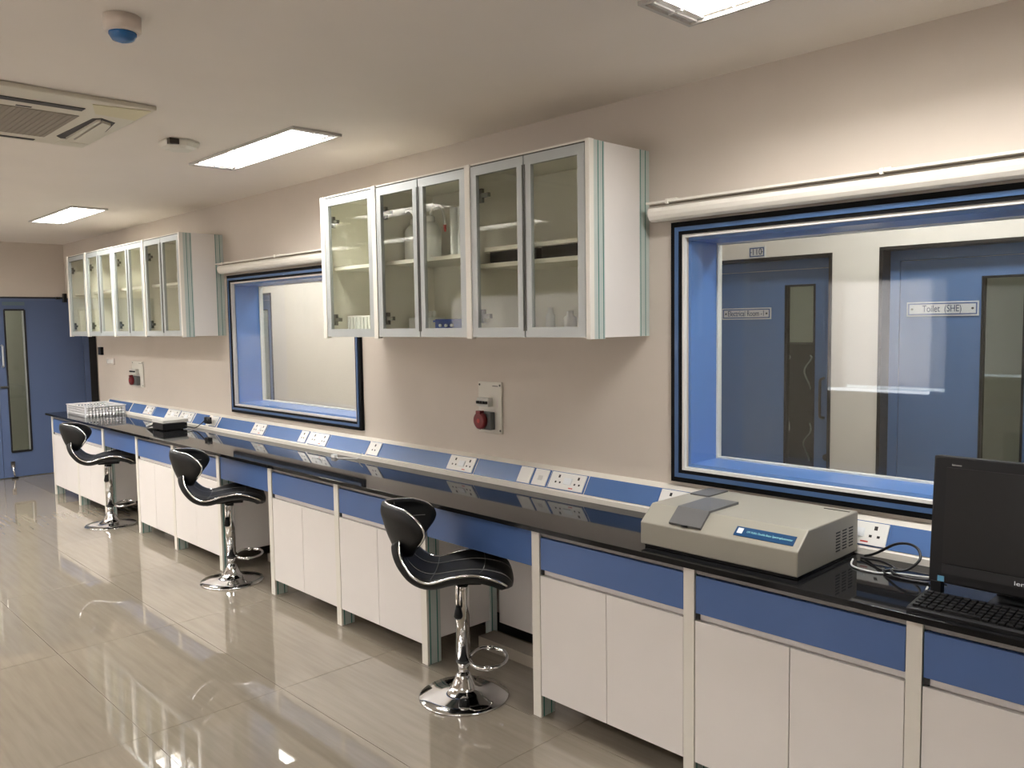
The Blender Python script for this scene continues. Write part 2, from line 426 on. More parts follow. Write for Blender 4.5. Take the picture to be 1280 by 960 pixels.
def blind(x0, x1, label):
    t = thing('roller_blind', label, 'blind', (x0, 2.95, 2.09))
    prof = [(2.915, 2.108), (2.912, 2.125), (2.915, 2.14), (2.925, 2.15), (2.975, 2.15), (2.98, 2.10), (2.97, 2.088), (2.94, 2.086), (2.924, 2.094)]
    MB().prism(prof, 'x', x0, x1).build('casing', 'blind', t)
    box('rail', 'blind', t, x0, x1, 2.90, 2.9985, 2.157, 2.166)
    box('gap_strip', 'acgrille', t, x0, x1, 2.93, 2.99, 2.15, 2.157)
    n = 3
    for k in range(n):
        xx = x0+.11+(x1-x0-.22)*k/(n-1)
        b_ = MB(); b_.box(xx-.02, xx+.02, 2.93, 2.998, 2.166, 2.176); b_.box(xx-.006, xx+.006, 2.895, 2.905, 2.15, 2.17)
        b_.build('bracket', 'blind', t)
blind(-2.172, -.19, 'rolled up cream blind in its casing above the large right window')
blind(-6.37, -4.46, 'rolled up cream blind in its casing above the far window, between the wall cabinets')

# ------------------------------------------------------------------ doors
def sign(t, txt, cx, cz, y, w_, h_, size, tw, name='door_sign'):
    b_ = box(name, 'sign', t, cx-w_/2, cx+w_/2, y-.006, y, cz-h_/2, cz+h_/2)
    r = MB(); e = .007; f = .013
    r.box(cx-w_/2+e, cx+w_/2-e, y-.0075, y-.006, cz+h_/2-f, cz+h_/2-e); r.box(cx-w_/2+e, cx+w_/2-e, y-.0075, y-.006, cz-h_/2+e, cz-h_/2+f)
    r.box(cx-w_/2+e, cx-w_/2+f, y-.0075, y-.006, cz-h_/2+f, cz+h_/2-f); r.box(cx+w_/2-f, cx+w_/2-e, y-.0075, y-.006, cz-h_/2+f, cz+h_/2-f)
    r.build('border', 'signb', b_)
    text(txt, 'lettering', 'txtk', b_, (cx, y-.007, cz), size, width=tw)
    s_ = MB()
    for q in (-1, 1): s_.lathe([(.006 if w_ > .2 else .003, -.003), (.006 if w_ > .2 else .003, 0)], (cx+q*(w_/2-(.028 if w_ > .2 else .0185)), y-.006, cz), 10, 'y')
    s_.build('screw', 'dkmetal', b_)
    return b_
def corridor_door(n, D, glass_x, handle_x):
    x0, x1, z0, z1 = D; y = YC1
    r = MB()  # black lining of the opening
    r.box(x0-.012, x0+.006, y-.006, y+.13, 0, z1+.012); r.box(x1-.006, x1+.012, y-.006, y+.13, 0, z1+.012); r.box(x0, x1, y-.006, y+.13, z1-.006, z1+.012)
    root = struct(r.build('door_%d' % n, 'black'))
    fy = y+.10
    f = MB(); f.box(x0+.006, x0+.055, fy, fy+.03, 0, z1-.006); f.box(x1-.055, x1-.006, fy, fy+.03, 0, z1-.006); f.box(x0+.055, x1-.055, fy, fy+.03, z1-.06, z1-.006)
    f.build('door_frame', 'doorblue', root)
    a, b_ = x0+.058, x1-.058; g0, g1 = glass_x; gz0, gz1 = .30, 1.855
    l = MB(); hole_wall(l, a, b_, fy+.008, fy+.045, .008, z1-.063, [(g0, g1, gz0, gz1)])
    lf = l.build('door_leaf', 'doorblue', root)
    t = MB()
    for q in ((g0-.010, g1+.010, gz1-.001, gz1+.010), (g0-.010, g1+.010, gz0-.010, gz0+.001), (g0-.010, g0+.001, gz0, gz1), (g1-.001, g1+.010, gz0, gz1)):
        t.box(q[0], q[1], fy+.004, fy+.049, q[2], q[3])
    t.build('bead', 'black', lf)
    box('vision_panel', 'visglass', lf, g0, g1, fy+.02, fy+.026, gz0, gz1)
    if handle_x is not None:
        h = spline([(handle_x, fy+.008, 1.09), (handle_x, fy-.035, 1.10), (handle_x, fy-.04, 1.14), (handle_x, fy-.04, 1.27), (handle_x, fy-.035, 1.31), (handle_x, fy+.008, 1.32)])
        MB().tube(h, .008).build('handle', 'dkmetal', lf)
        MB().lathe([(.02, -.006), (.02, 0)], (handle_x+.02, fy+.008, .86), 16, 'y').build('lock', 'dkmetal', lf)
    return root
d1 = corridor_door(4, D1, (-2.42, -2.25), -2.185)
sign(d1, 'Electrical Room -1', -2.685, 1.700, YC1+.108, .335, .070, .048, .245)
d2 = corridor_door(5, D2, (-1.358, -1.18), -1.03)
sign(d2, 'Toilet  (SHE)', -1.553, 1.705, YC1+.108, .35, .075, .050, .19)
corridor_door(6, D0, (-9.0, -8.8), None)
t = thing('room_number_sign', 'small silver number plate above the left door seen through the window', 'sign', (-2.55, YC1, 2.062))
sign(t, '110', -2.552, 2.062, YC1-.001, .108, .068, .052, .058, 'number_plate')
# black equipment racks behind the electrical room door
for k, (z0, z1) in enumerate(((.05, .52), (.56, 1.02), (1.06, 1.49))):
    t = thing('equipment_rack', 'black cable-strewn equipment box behind the electrical room door, %s of three' % ('lowest', 'middle', 'topmost')[k], 'equipment', (-2.75, 5.5, z0), 0, 'equipment boxes behind the vision panel')
    box('housing', 'rackk', t, -3.15, -2.35, 5.45, 5.9, z0 if k == 0 else z0-.04, z1, bev=.004)
    for j in range(4):
        xx = -3.0+.16*j
        MB().tube(spline([(xx, 5.45, z0+.12), (xx+.02, 5.40, z0+.15), (xx-.01, 5.38, z0+.25), (xx+.03, 5.40, z0+.33), (xx, 5.45, z1-.08)]), .006, 6).build('cable', 'cable_w', t)

# entrance double door in the end wall
root = MB()
root.box(XL-.1, XL+.012, 3.19+.035, 3.305, 0, DZ+.03); root.box(XL-.1, XL+.004, DY0-.07, DY0-.035, 0, DZ+.03); root.box(XL-.1, XL+.004, DY0-.07, 3.305, DZ+.012, DZ+.03)
door = struct(root.build('door_1', 'black'))
f = MB(); f.box(XL-.1, XL+.008, 3.165, 3.225, 0, DZ+.012); f.box(XL-.1, XL+.008, DY0-.035, DY0, 0, DZ+.012); f.box(XL-.1, XL+.002, DY0, 3.165, DZ-.005, DZ+.012)
f.build('door_frame', 'doorblue2', door)
def leaf(y0, y1, g0, g1, hy):
    l = MB(); gz0, gz1 = .295, 1.895
    x0, x1 = XL-.045, XL-.002
    l.box(x0, x1, y0, g0, .008, DZ-.006); l.box(x0, x1, g1, y1, .008, DZ-.006); l.box(x0, x1, g0, g1, .008, gz0); l.box(x0, x1, g0, g1, gz1, DZ-.006)
    lf = l.build('door_leaf', 'doorblue2', door)
    t = MB()
    for q in ((g0-.004, g1+.004, gz1-.010, gz1+.010), (g0-.004, g1+.004, gz0-.010, gz0+.01), (g0-.010, g0+.006, gz0, gz1), (g1-.006, g1+.014, gz0, gz1)):
        t.box(x0, x1+.008, q[0], q[1], q[2], q[3])
    t.build('bead', 'black', lf)
    box('trim', 'alu', lf, x0, x1+.004, g1-.018, g1-.006, gz0+.01, gz1-.01)
    box('vision_panel', 'visglass', lf, x0+.015, x0+.02, g0, g1, gz0, gz1)
    h = spline([(x1, hy, 1.26), (x1+.04, hy, 1.27), (x1+.045, hy, 1.30), (x1+.045, hy, 1.46), (x1+.04, hy, 1.49), (x1, hy, 1.50)])
    MB().tube(h, .011).build('handle', 'alu', lf)
    MB().box(x1, x1+.012, hy-.03, hy+.03, 1.02, 1.045).box(x1, x1+.03, hy-.035, hy+.05, 1.028, 1.038).build('lock', 'dkmetal', lf)
    return lf
leaf(2.275, 3.162, 2.365, 2.56, 2.32)
leaf(1.385, 2.270, 1.98, 2.18, 2.225)
box('door_sign', 'signdull', door, XL-.002, XL+.004, 2.35, 2.57, 1.945, 1.985, label='faded grey name strip')
# small closer arm stubs on the head of the frame
MB().box(XL-.002, XL+.05, 2.89, 2.93, DZ+.005, DZ+.03).box(XL-.002, XL+.06, 2.965, 2.998, DZ-.03, DZ+.07).build('door_closer', 'black', door)
# dark room behind the entrance doors
mb = MB(); mb.box(XL-1.6, XL-1.55, 1.0, 3.5, 0, 2.5); mb.box(XL-1.6, XL-.15, .95, 1.0, 0, 2.5); mb.box(XL-1.6, XL-.15, 3.42, 3.47, 0, 2.5); mb.box(XL-1.6, XL-.15, .95, 3.47, 2.5, 2.55); mb.box(XL-1.6, XL-.15, .95, 3.47, -.05, 0)
struct(mb.build('wall_lobby', 'cwall'))
t = thing('door_stop', 'chrome kick-down door holder at the foot of the blue entrance door', 'door stop', (XL+.01, 2.36, 0))
MB().tube([(XL+.012, 2.36, .16), (XL+.03, 2.36, .10), (XL+.06, 2.365, .02)], .009).build('arm', 'chrome', t)
box('bracket', 'chrome', t, XL-.001, XL+.022, 2.34, 2.38, .12, .19)
box('foot', 'plastic', t, XL+.04, XL+.085, 2.335, 2.395, 0, .02, bev=.004)

# ------------------------------------------------------------------ worktop and base cabinets
tag(MB().box(-9.30, 1.0, 2.385, 2.995, .805, .825, bev=.0012).build('worktop', 'stone'), 'long polished black stone worktop running along the whole wall bench', 'worktop')
PW = .044
XA = [-9.235, -8.47, -7.735, -6.93, -6.205, -5.43, -4.70, -3.945, -3.175, -2.407, -1.652, -.892, -.132]
def post_pair(t, x, ydir_inner=True):
    p = box('post', 'post', t, x, x+PW, 2.42, 2.43, 0, .8045)
    box('post_profile', 'postside', p, x+.001, x+PW-.001, 2.43, 2.505, 0, .8045)
    g = MB()
    for y in (2.440, 2.485): g.box(x+.0003, x+PW-.0003, y-.0028, y+.0028, .0005, .804)
    g.build('green_line', 'green', p)
    r = box('rear_post', 'postside', t, x+.001, x+PW-.001, 2.84, 2.885, 0, .8045)
    g = MB(); g.box(x+.0003, x+PW-.0003, 2.848, 2.8535, .0005, .804); g.build('green_line', 'green', r)
    box('side_panel', 'white', t, x+.006, x+PW-.008, 2.505, 2.84, .115, .8045)
def base_cabinet(x0, x1, label, last):
    t = thing('base_cabinet', label, 'cabinet', ((x0+x1)/2, 2.65, 0), 0, 'base cabinets under the worktop')
    post_pair(t, x0)
    if last: post_pair(t, x1)
    a, b_ = x0+PW, x1
    d = box('drawer', 'blue', t, a+.004, b_-.004, 2.424, 2.442, .6385, .772, bev=.0012)
    box('top_rail', 'rail', t, a+.001, b_-.001, 2.432, 2.46, .777, .8045)
    box('pull_rail', 'rail2', t, a+.02, b_-.001, 2.430, 2.46, .618, .6375)
    box('drawer_box', 'cabin', d, a+.02, b_-.02, 2.443, 2.80, .645, .765)
    box('lock', 'hole', t, a+.004, a+.020, 2.424, 2.44, .617, .6375)
    mid = (a+b_)/2
    box('door', 'white', t, a+.003, mid-.0015, 2.422, 2.440, .097, .612, bev=.0012)
    box('door', 'white', t, mid+.0015, b_-.003, 2.422, 2.440, .097, .612, bev=.0012)
    c = MB(); c.box(a, b_, 2.445, 2.84, .1, .118); c.box(a, b_, 2.825, 2.838, .118, .77); c.box(a, b_, 2.445, 2.825, .606, .615)
    c.build('carcass', 'white', t)
cl = ['base cabinet at the far left end of the bench, under the white basket', 'base cabinet behind the farthest bar stool backrest', None,
      'base cabinet directly right of the farthest stool gap, under the weighing scale', 'base cabinet behind the backrest of the middle bar stool', None,
      'base cabinet directly right of the middle bar stool', 'base cabinet behind the backrest of the nearest bar stool', None,
      'base cabinet directly right of the nearest bar stool', 'base cabinet below the beige spectrophotometer', 'base cabinet below the black computer at the right edge', 'base cabinet beyond the right photo edge']
kneel = {2: 'farthest bar stool', 5: 'middle bar stool', 8: 'nearest bar stool'}
XA.append(.63)
for i in range(len(XA)-1):
    x0, x1 = XA[i], XA[i+1]
    if i in kneel:
        t = thing('knee_space', 'open knee space with blue apron in front of the %s' % kneel[i], 'bench bay', ((x0+x1)/2, 2.7, 0), 0, 'knee spaces in the bench')
        a = x0+PW
        box('apron', 'blue', t, a+.002, x1-.002, 2.430, 2.448, .640, .797)
        box('top_rail', 'rail', t, a+.002, x1-.002, 2.434, 2.452, .798, .8045)
        box('back_panel', 'white', t, a+.001, x1-.001, 2.90, 2.915, .09, .80)
        box('foot_rail', 'acgrille', t, a+.001, x1-.001, 2.75, 2.86, 0, .058, bev=.003)
    else:
        last = (i+1 in kneel) or i == len(XA)-2
        base_cabinet(x0, x1, cl[i], last and i+1 not in kneel or False)
        if i+1 in kneel:
            # last post stands at the knee space edge: shift into own bay
            pass
for i in (1, 4, 7):      # right hand post of the cabinet left of each knee space
    for o in list(bpy.data.objects):
        if o.name.startswith('base_cabinet') and o.get('label') == cl[i]: post_pair(o, XA[i+1])
# skirting duct behind the bench
struct(box('baseboard_back', 'matte', None, -9.3, 1.0, 2.975, 2.9985, 0, .09))

# ------------------------------------------------------------------ trunking with sockets on the back of the worktop
t = thing('bench_trunking', 'white slanted trunking with blue covers and power sockets along the back of the worktop', 'trunking', (-9.0, 2.95, .825))
TX0, TX1 = -9.15, 1.0
MB().prism([(2.892, .8255), (2.892, .848), (2.9005, .8515), (2.952, .9345), (2.998, .948), (2.998, .8255)], 'x', TX0, TX1).build('housing', 'post', t)
A = Vector((0, 2.9030, .8545)); B = Vector((0, 2.9510, .933)); U = (B-A); Ln = U.length; U = U/Ln; N = Vector((0, -U.z, U.y))
def slab(x0, x1, s0, s1, h0, h1):
    """box lying on the slanted face; s along the slope, h outwards"""
    m_ = MB(); vs = []
    for x in (x0, x1):
        for s_, h_ in ((s0, h0), (s1, h0), (s1, h1), (s0, h1)):
            p = A + U*s_ + N*h_; vs.append(m_.bm.verts.new((x, p.y, p.z)))
    for q in ((0, 1, 2, 3), (7, 6, 5, 4), (0, 4, 5, 1), (1, 5, 6, 2), (2, 6, 7, 3), (3, 7, 4, 0)): m_.bm.faces.new([vs[k] for k in q])
    bmesh.ops.recalc_face_normals(m_.bm, faces=m_.bm.faces)
    return m_
def cover(x0, x1): slab(x0, x1, 0, Ln, 0.0003, .0035).build('cover_panel', 'bluetr', t)
def socket(x0, x1, kind):
    slab(x0-.006, x1+.006, 0, Ln, .0003, .0028).build('cover_panel', 'bluetr', t)
    p = slab(x0+.002, x1-.002, .004, Ln-.004, .0028, .0075).build('socket_plate', 'plate', t)
    def holes(cx):
        h = slab(cx-.006, cx+.006, .060, .075, .0075, .0082); 
        for q in (-1, 1):
            g = slab(cx+q*.014-.005, cx+q*.014+.005, .032, .041, .0075, .0082); me = bpy.data.meshes.new('x'); g.bm.to_mesh(me); g.bm.free(); h.bm.from_mesh(me)
        h.build('socket_hole', 'hole', p)
    def rocker(cx): slab(cx-.012, cx+.012, .030, .062, .0075, .0115).build('switch_rocker', 'txtw', p)
    wd = x1-x0
    if kind == 'double': holes(x0+wd*.25); holes(x0+wd*.8); rocker(x0+wd*.47); rocker(x0+wd*.58)
    elif kind == 'single': holes(x0+wd*.5)
    elif kind == 'data': slab(x0+wd*.35, x0+wd*.65, .03, .055, .0075, .0082).build('data_port', 'ltgrey', p)
    slab(x0+wd*.6, x0+wd*.72, .012, .017, .0075, .0078).build('red_mark', 'redtip', p) if kind == 'double' else None
segs = [(-9.1, -8.45, 'c'), (-8.42, -8.08, 'c'), (-8.07, -7.86, 'double'), (-7.84, -7.56, 'c'), (-7.54, -7.27, 'double'), (-7.25, -6.98, 'double'), (-6.95, -6.69, 'c'), (-6.62, -6.50, 'data'),
        (-6.465, -5.895, 'c'), (-5.88, -5.69, 'double'), (-5.675, -5.185, 'c'), (-5.18, -5.085, 'single'), (-5.045, -4.82, 'double'), (-4.806, -4.35, 'c'), (-4.33, -4.215, 'single'),
        (-4.206, -3.556, 'c'), (-3.55, -3.335, 'double'), (-3.32, -2.993, 'c'), (-2.990, -2.898, 'blank'), (-2.885, -2.788, 'data'), (-2.771, -2.548, 'double'), (-2.535, -2.127, 'c'),
        (-2.12, -1.90, 'double'), (-1.89, -1.40, 'c'), (-1.37, -1.145, 'double'), (-1.138, -.60, 'c'), (-.59, -.37, 'double'), (-.36, .6, 'c')]
for a, b_, k in segs:
    if k == 'c': cover(a, b_)
    else: socket(a, b_, k)

# ------------------------------------------------------------------ wall cabinets
def wall_cabinet(units, yf, label, z0=1.597, z1=2.403):
    """units: list of (x_left, x_right, n_doors, shelf z)"""
    for (x0, x1, nd, sz, lab, lastu) in units:
        t = thing('wall_cabinet', lab, 'cabinet', ((x0+x1)/2, 3.0, z0), 0, label)
        c = MB(); e = .016; yb = 2.998; yi = yf+.024
        c.box(x0, x0+e, yi, yb, z0, z1); c.box(x1-e, x1, yi, yb, z0, z1)
        c.box(x0+e, x1-e, yi, yb, z1-e, z1); c.box(x0+e, x1-e, yi, yb, z0, z0+e); c.box(x0+e, x1-e, yb-.006, yb, z0+e, z1-e)
        c.build('carcass', 'cabin', t)
        box('shelf', 'cabin', t, x0+e+.001, x1-e-.001, yi+.035, yb-.008, sz-.02, sz)
        p = box('post', 'post', t, x0-.018, x0+.018, yf-.004, yf+.024, z0-.006, z1+.002)
        a, b_ = x0+.02, x1-(.022 if lastu else .02)
        box('cornice', 'post', t, x0+.018, x1-.018, yf+.001, yf+.024, z1-.005, z1+.002)
        box('shadow_gap', 'dkmetal', t, x0+.018, x1-.018, yf+.006, yf+.024, z1-.012, z1-.005)
        wd = (b_-a)/nd
        for k in range(nd):
            da, db = a+wd*k+(.003 if k else 0), a+wd*(k+1)-(.003 if k < nd-1 else 0)
            f = MB(); q = .040; y0, y1 = yf, yf+.02
            f.box(da, da+q, y0, y1, z0+.002, z1-.012); f.box(db-q, db, y0, y1, z0+.002, z1-.012)
            f.box(da+q, db-q, y0, y1, z0+.002, z0+.002+q+.004); f.box(da+q, db-q, y0, y1, z1-.014-q, z1-.012)
            d = f.build('door', 'dooralu', t)
            box('pane', 'cabglass', d, da+q-.003, db-q+.003, yf+.008, yf+.012, z0+q, z1-q)
            if nd == 1 or k == 0:
                for hz in (z0+.10, z1-.145):
                    h = MB(); h.box(da+.030, da+.056, yf+.0205, yf+.037, hz-.032, hz+.032); h.box(da+.034, da+.098, yf+.0205, yf+.038, hz-.010, hz+.010)
                    h.lathe([(.014, 0), (.014, .012)], (da+.045, yf+.021, hz), 12, 'y')
                    h.build('hinge', 'hinge', d)
            if nd == 2:
                ex = db-.004 if k == 0 else da+.004
                box('seal_strip', 'dkmetal', d, ex-.0035, ex+.0035, yf-.0015, yf, z0+.03, z1-.05)
        if lastu:
            pz0, pz1 = z0-.006, z1+.002
            box('post', 'post', t, x1-.016, x1+.006, yf-.004, yf+.024, pz0, pz1)
            box('post_profile', 'postside', t, x1-.003, x1+.0055, yf+.024, yf+.092, pz0, z1)
            g = MB()
            for y in (yf+.052, yf+.083): g.box(x1-.002, x1+.0065, y-.0018, y+.0018, pz0+.001, z1-.001)
            g.build('green_line', 'green', t)
            box('end_panel', 'white', t, x1, x1+.004, yf+.092, 2.93, z0, z1)
            box('rear_profile', 'postside', t, x1-.003, x1+.0055, 2.93, 2.9985, z0, z1)
            g = MB()
            for y in (2.936, 2.970): g.box(x1-.002, x1+.0065, y-.0018, y+.0018, z0+.001, z1-.001)
            g.build('green_line', 'green', t)
wall_cabinet([(-4.265, -3.748, 1, 2.005, 'single-door glass wall cabinet with bright interior, left end of the nearer run', False),
              (-3.748, -2.981, 2, 2.005, 'two-door glass wall cabinet holding two white wash bottles', False),
              (-2.981, -2.232, 2, 1.945, 'two-door glass wall cabinet at the right end of the nearer run, with striped end panel', True)], 2.60, 'glass wall cabinets, nearer run')
wall_cabinet([(-9.25, -8.695, 1, 2.03, 'single-door glass wall cabinet at the far left end by the entrance door', False),
              (-8.695, -7.945, 2, 2.03, 'two-door glass wall cabinet second from the entrance door', False),
              (-7.945, -7.20, 2, 2.03, 'two-door glass wall cabinet third from the entrance door', False),
              (-7.20, -6.44, 2, 2.03, 'two-door glass wall cabinet with glassware beside the far window', True)], 2.65, 'glass wall cabinets, farther run')

# things in the wall cabinets
def wash_bottle(x, y, z, sgn, label):
    t = thing('wash_bottle', label, 'bottle', (x, y, z), 0, 'wash bottles in the glass cabinet')
    MB().lathe([(.050, 0), (.056, .006), (.056, .15), (.050, .175), (.030, .195), (.020, .20), (.020, .205)], (x, y, z), 28).build('body', 'bottle', t)
    MB().lathe([(.023, .0), (.024, .004), (.023, .026), (.012, .032)], (x, y, z+.203), 20).build('cap', 'plate', t)
    pts = [(x, y, z+.22), (x+sgn*.01, y, z+.26), (x+sgn*.05, y, z+.285), (x+sgn*.09, y, z+.27), (x+sgn*.115, y, z+.22), (x+sgn*.12, y, z+.175)]
    MB().tube(spline(pts, 5), .0072, 8).build('spout', 'plate', t)
    MB().tube([(x+sgn*.12, y, z+.175), (x+sgn*.122, y, z+.14)], [.009, .005], 8).build('nozzle', 'redtip', t)
wash_bottle(-3.655, 2.80, 2.006, -1, 'white wash bottle whose spout bends to the left')
wash_bottle(-3.515, 2.80, 2.006, 1, 'white wash bottle whose spout bends to the right')
for k, x in enumerate((-3.345, -3.285, -3.225)):
    o = MB().lathe([(.026, 0), (.028, .004), (.024, .008), (.022, .012), (.022, .26), (.024, .262)], (x-.01, 2.83, 2.006), 18).build('cylinder_jar', 'bottle')
    tag(o, 'tall pale measuring cylinder, %s of three right of the wash bottles' % ('left', 'middle', 'right')[k], 'cylinder', 'measuring cylinders')
t = thing('tube_rack', 'white test tube rack at the bottom of the leftmost nearer cabinet', 'rack', (-4.12, 2.8, 1.613))
MB().box(-4.22, -3.99, 2.72, 2.90, 1.6135, 1.72, bev=.004).build('body', 'plate', t)
mb = MB()
for i in range(6): mb.box(-4.205+.036*i, -4.19+.036*i, 2.712, 2.7195, 1.63, 1.71)
mb.build('rib', 'bottle', t)
t = thing('pipette_rack', 'pale pipette tip rack behind the lower glass below the wash bottles', 'rack', (-3.75, 2.8, 1.613))
MB().box(-3.70, -3.52, 2.78, 2.9, 1.6135, 1.70, bev=.004).build('box', 'bottle', t)
mb = MB()
for i in range(6): mb.lathe([(.009, 0), (.009, .03), (.004, .035)], (-3.685+.03*i, 2.83, 1.70), 8)
mb.build('tip', 'plate', t)
t = thing('blue_tube_rack', 'blue plastic rack with white tubes below the wash bottles', 'rack', (-3.3, 2.75, 1.613))
MB().box(-3.37, -3.16, 2.70, 2.82, 1.6135, 1.688, bev=.004).box(-3.38, -3.15, 2.695, 2.825, 1.674, 1.682).build('body', 'blueplastic', t)
mb = MB()
for i in range(3): mb.lathe([(.008, 0), (.008, .012)], (-3.315+.045*i, 2.686, 1.656), 10, 'y')
mb.build('label_dot', 'txtw', t)
for k, (x0, x1) in enumerate(((-2.93, -2.62), (-2.59, -2.28))):
    t = thing('black_case', 'flat black case under a board, %s half of the right-hand nearer cabinet' % ('left', 'right')[k], 'case', ((x0+x1)/2, 2.8, 1.945), 0, 'flat black cases on the shelf')
    box('case', 'plastic', t, x0, x1, 2.69, 2.94, 1.9455, 2.0, bev=.003)
    box('board', 'cabin', t, x0-.005, x1+.005, 2.66, 2.95, 2.0005, 2.02)
for k, (x, y, h, r, nm) in enumerate(((-2.52, 2.80, .10, .03, 'squat grey bottle'), (-2.43, 2.84, .15, .028, 'taller pale bottle'), (-2.36, 2.80, .15, .02, 'slim pale bottle'), (-2.68, 2.84, .12, .022, 'small pale bottle'))):
    o = MB().lathe([(r, 0), (r, h*.7), (r*.5, h*.82), (r*.5, h)], (x, y, 1.6135), 18).build('reagent_bottle', 'ltgrey' if k == 0 else 'bottle')
    tag(o, '%s on the bottom of the right-hand nearer cabinet' % nm, 'bottle', 'reagent bottles')
ORD = ['first', 'second', 'third', 'fourth', 'fifth', 'sixth', 'seventh', 'eighth', 'ninth', 'tenth']
for k in range(10):
    xx = -6.80+.034*k
    o = MB().lathe([(.010, 0), (.012, .002), (.012, .13), (.014, .133)], (xx, 2.80+.02*(k % 2), 1.6135), 10).build('test_tube', 'bottle')
    tag(o, 'pale glass tube at the bottom beside the far window, %s from the left' % ORD[k], 'test tube', 'glass tubes in the farther cabinet')
for k in range(5):
    xx = -6.80+.07*k
    o = MB().lathe([(.028, 0), (.03, .004), (.032, .08), (.034, .085)], (xx, 2.80, 2.0305), 14).build('beaker', 'bottle')
    tag(o, 'pale glass beaker on the shelf beside the far window, %s from the left' % ORD[k], 'beaker', 'beakers in the farther cabinet')

# ------------------------------------------------------------------ wall mounted plates
def power_panel(x0, x1, z0, z1, label):
    t = thing('wall_socket', label, 'power socket', ((x0+x1)/2, 3.0, z0))
    box('plate', 'rosette', t, x0, x1, 2.988, 2.9995, z0, z1, bev=.002)
    w_, h_ = x1-x0, z1-z0
    def X(f): return x0+f*w_
    def Z(f): return z0+f*h_
    b_ = box('breaker', 'ltgrey', t, X(.12), X(.62), 2.955, 2.988, Z(.52), Z(.69), bev=.002)
    mb = MB()
    for k in range(4): mb.box(X(.15)+k*w_*.12, X(.15)+k*w_*.12+w_*.075, 2.944, 2.955, Z(.575), Z(.63))
    mb.build('toggle', 'plastic', b_)
    s_ = box('socket_body', 'grey', t, X(.20), X(.72), 2.952, 2.988, Z(.07), Z(.42), bev=.006)
    MB().lathe([(.036, 0), (.046, .006), (.046, .025), (.040, .028)], (X(.36), 2.925, Z(.25)), 24, 'y').build('socket_cap', 'red', s_)
    MB().box(X(.36)-.018, X(.36)+.018, 2.922, 2.952, Z(.25)+.035, Z(.25)+.054, bev=.003).build('cap_hinge', 'red', s_)
    MB().lathe([(.012, 0), (.012, .002)], (X(.36), 2.9235, Z(.25)), 14, 'y').build('cap_emblem', 'redtip', s_)
    mb = MB()
    for a in (.06, .94):
        for c in (.06, .94): mb.lathe([(.006, -.002), (.006, 0)], (X(a), 2.988, Z(c)), 8, 'y')
    mb.build('screw', 'dkmetal', t)
    box('label_strip', 'grey', t, X(.62), X(.86), 2.9872, 2.988, Z(.915), Z(.93))
    box('marking', 'faint', t, X(.80), X(.84), 2.9872, 2.988, Z(.50), Z(.67))
power_panel(-3.365, -3.183, 1.075, 1.350, 'wall power panel with red socket between the nearer cabinets and the worktop')
power_panel(-8.54, -8.25, 1.095, 1.345, 'wall power panel with red socket below the farther cabinets')
o = box('thermostat', 'plastic', None, -9.47, -9.38, 2.97, 2.9995, 1.39, 1.475, bev=.004); tag(o, 'small black wall control beside the entrance recess', 'wall control')
t = thing('switch_plate', 'pale switch plate on the wall under the far left cabinet', 'switch', (-9.15, 3.0, 1.3))
box('plate', 'faint', t, -9.28, -9.06, 2.99, 2.9995, 1.29, 1.36, bev=.002)
for k in range(4): box('rocker', 'plate', t, -9.26+.05*k, -9.225+.05*k, 2.985, 2.99, 1.305, 1.345)

# ------------------------------------------------------------------ ceiling fittings
t = thing('air_conditioner', 'cream ceiling cassette air conditioner with dark grille and one yellowed corner', 'air conditioner', (-4.3, 1.0, H))
ax0, ax1, ay0, ay1, az = -4.82, -3.80, .53, 1.49, H-.022
MB().box(ax0, ax1, ay0, ay1, az, H-.0005, bev=.008).build('panel', 'acbody', t)
box('grille', 'acgrille', t, -4.66, -4.11, .70, 1.26, az-.003, az, bev=.001)
gm = MB()
for k in range(22): gm.box(-4.655, -4.115, .712+.025*k, .716+.025*k, az-.0045, az-.003)
gm.build('grille_bar', 'acgrille', t)
box('filter_catch', 'acdark', t, -4.09, -4.075, 1.0, 1.06, az-.002, az)
for (a, b_, c, d_) in ((-4.01, -3.955, .72, 1.24), (-4.775, -4.745, .72, 1.24)): box('air_slot', 'acdark', t, a, b_, c, d_, az-.003, az-.0005)
fl_ = MB(); fl_.prism([(-4.64, 1.33), (-4.60, 1.30), (-4.12, 1.32), (-4.09, 1.35), (-4.14, 1.425), (-4.35, 1.452), (-4.60, 1.425)], 'z', az-.002, az); fl_.build('air_vane_recess', 'acdark', t)
fl_ = MB(); fl_.prism([(-4.60, 1.342), (-4.13, 1.34), (-4.11, 1.352), (-4.58, 1.368)], 'z', az-.012, az-.002); fl_.prism([(-4.59, 1.378), (-4.12, 1.362), (-4.16, 1.412), (-4.35, 1.438), (-4.57, 1.415)], 'z', az-.014, az-.002); fl_.build('air_vane', 'acbody', t)
MB().prism([(-4.02, 1.30), (-3.86, 1.24), (-3.815, 1.47), (-4.03, 1.475)], 'z', az-.003, az-.0005).build('corner_cap', 'acyel', t, 'yellowed corner cap')
box('corner_cap', 'acbody', t, -4.81, -4.70, 1.34, 1.48, az-.002, az-.0005)
t = thing('ceiling_sensor', 'round ceiling sensor with blue dome near the top left', 'sensor', (-2.80, 1.005, H))
MB().lathe([(.050, -.050), (.056, -.042), (.056, 0)], (-2.80, 1.0, H-.0005), 32).build('base', 'detw', t)
MB().lathe([(.014, -.078), (.032, -.072), (.042, -.056), (.042, -.049)], (-2.80, 1.0, H), 28).build('dome', 'detblue', t)
t = thing('ceiling_rose', 'flat off-white hexagonal ceiling fitting between the air conditioner and the lit lamp', 'ceiling fitting', (-4.44, 1.85, H))
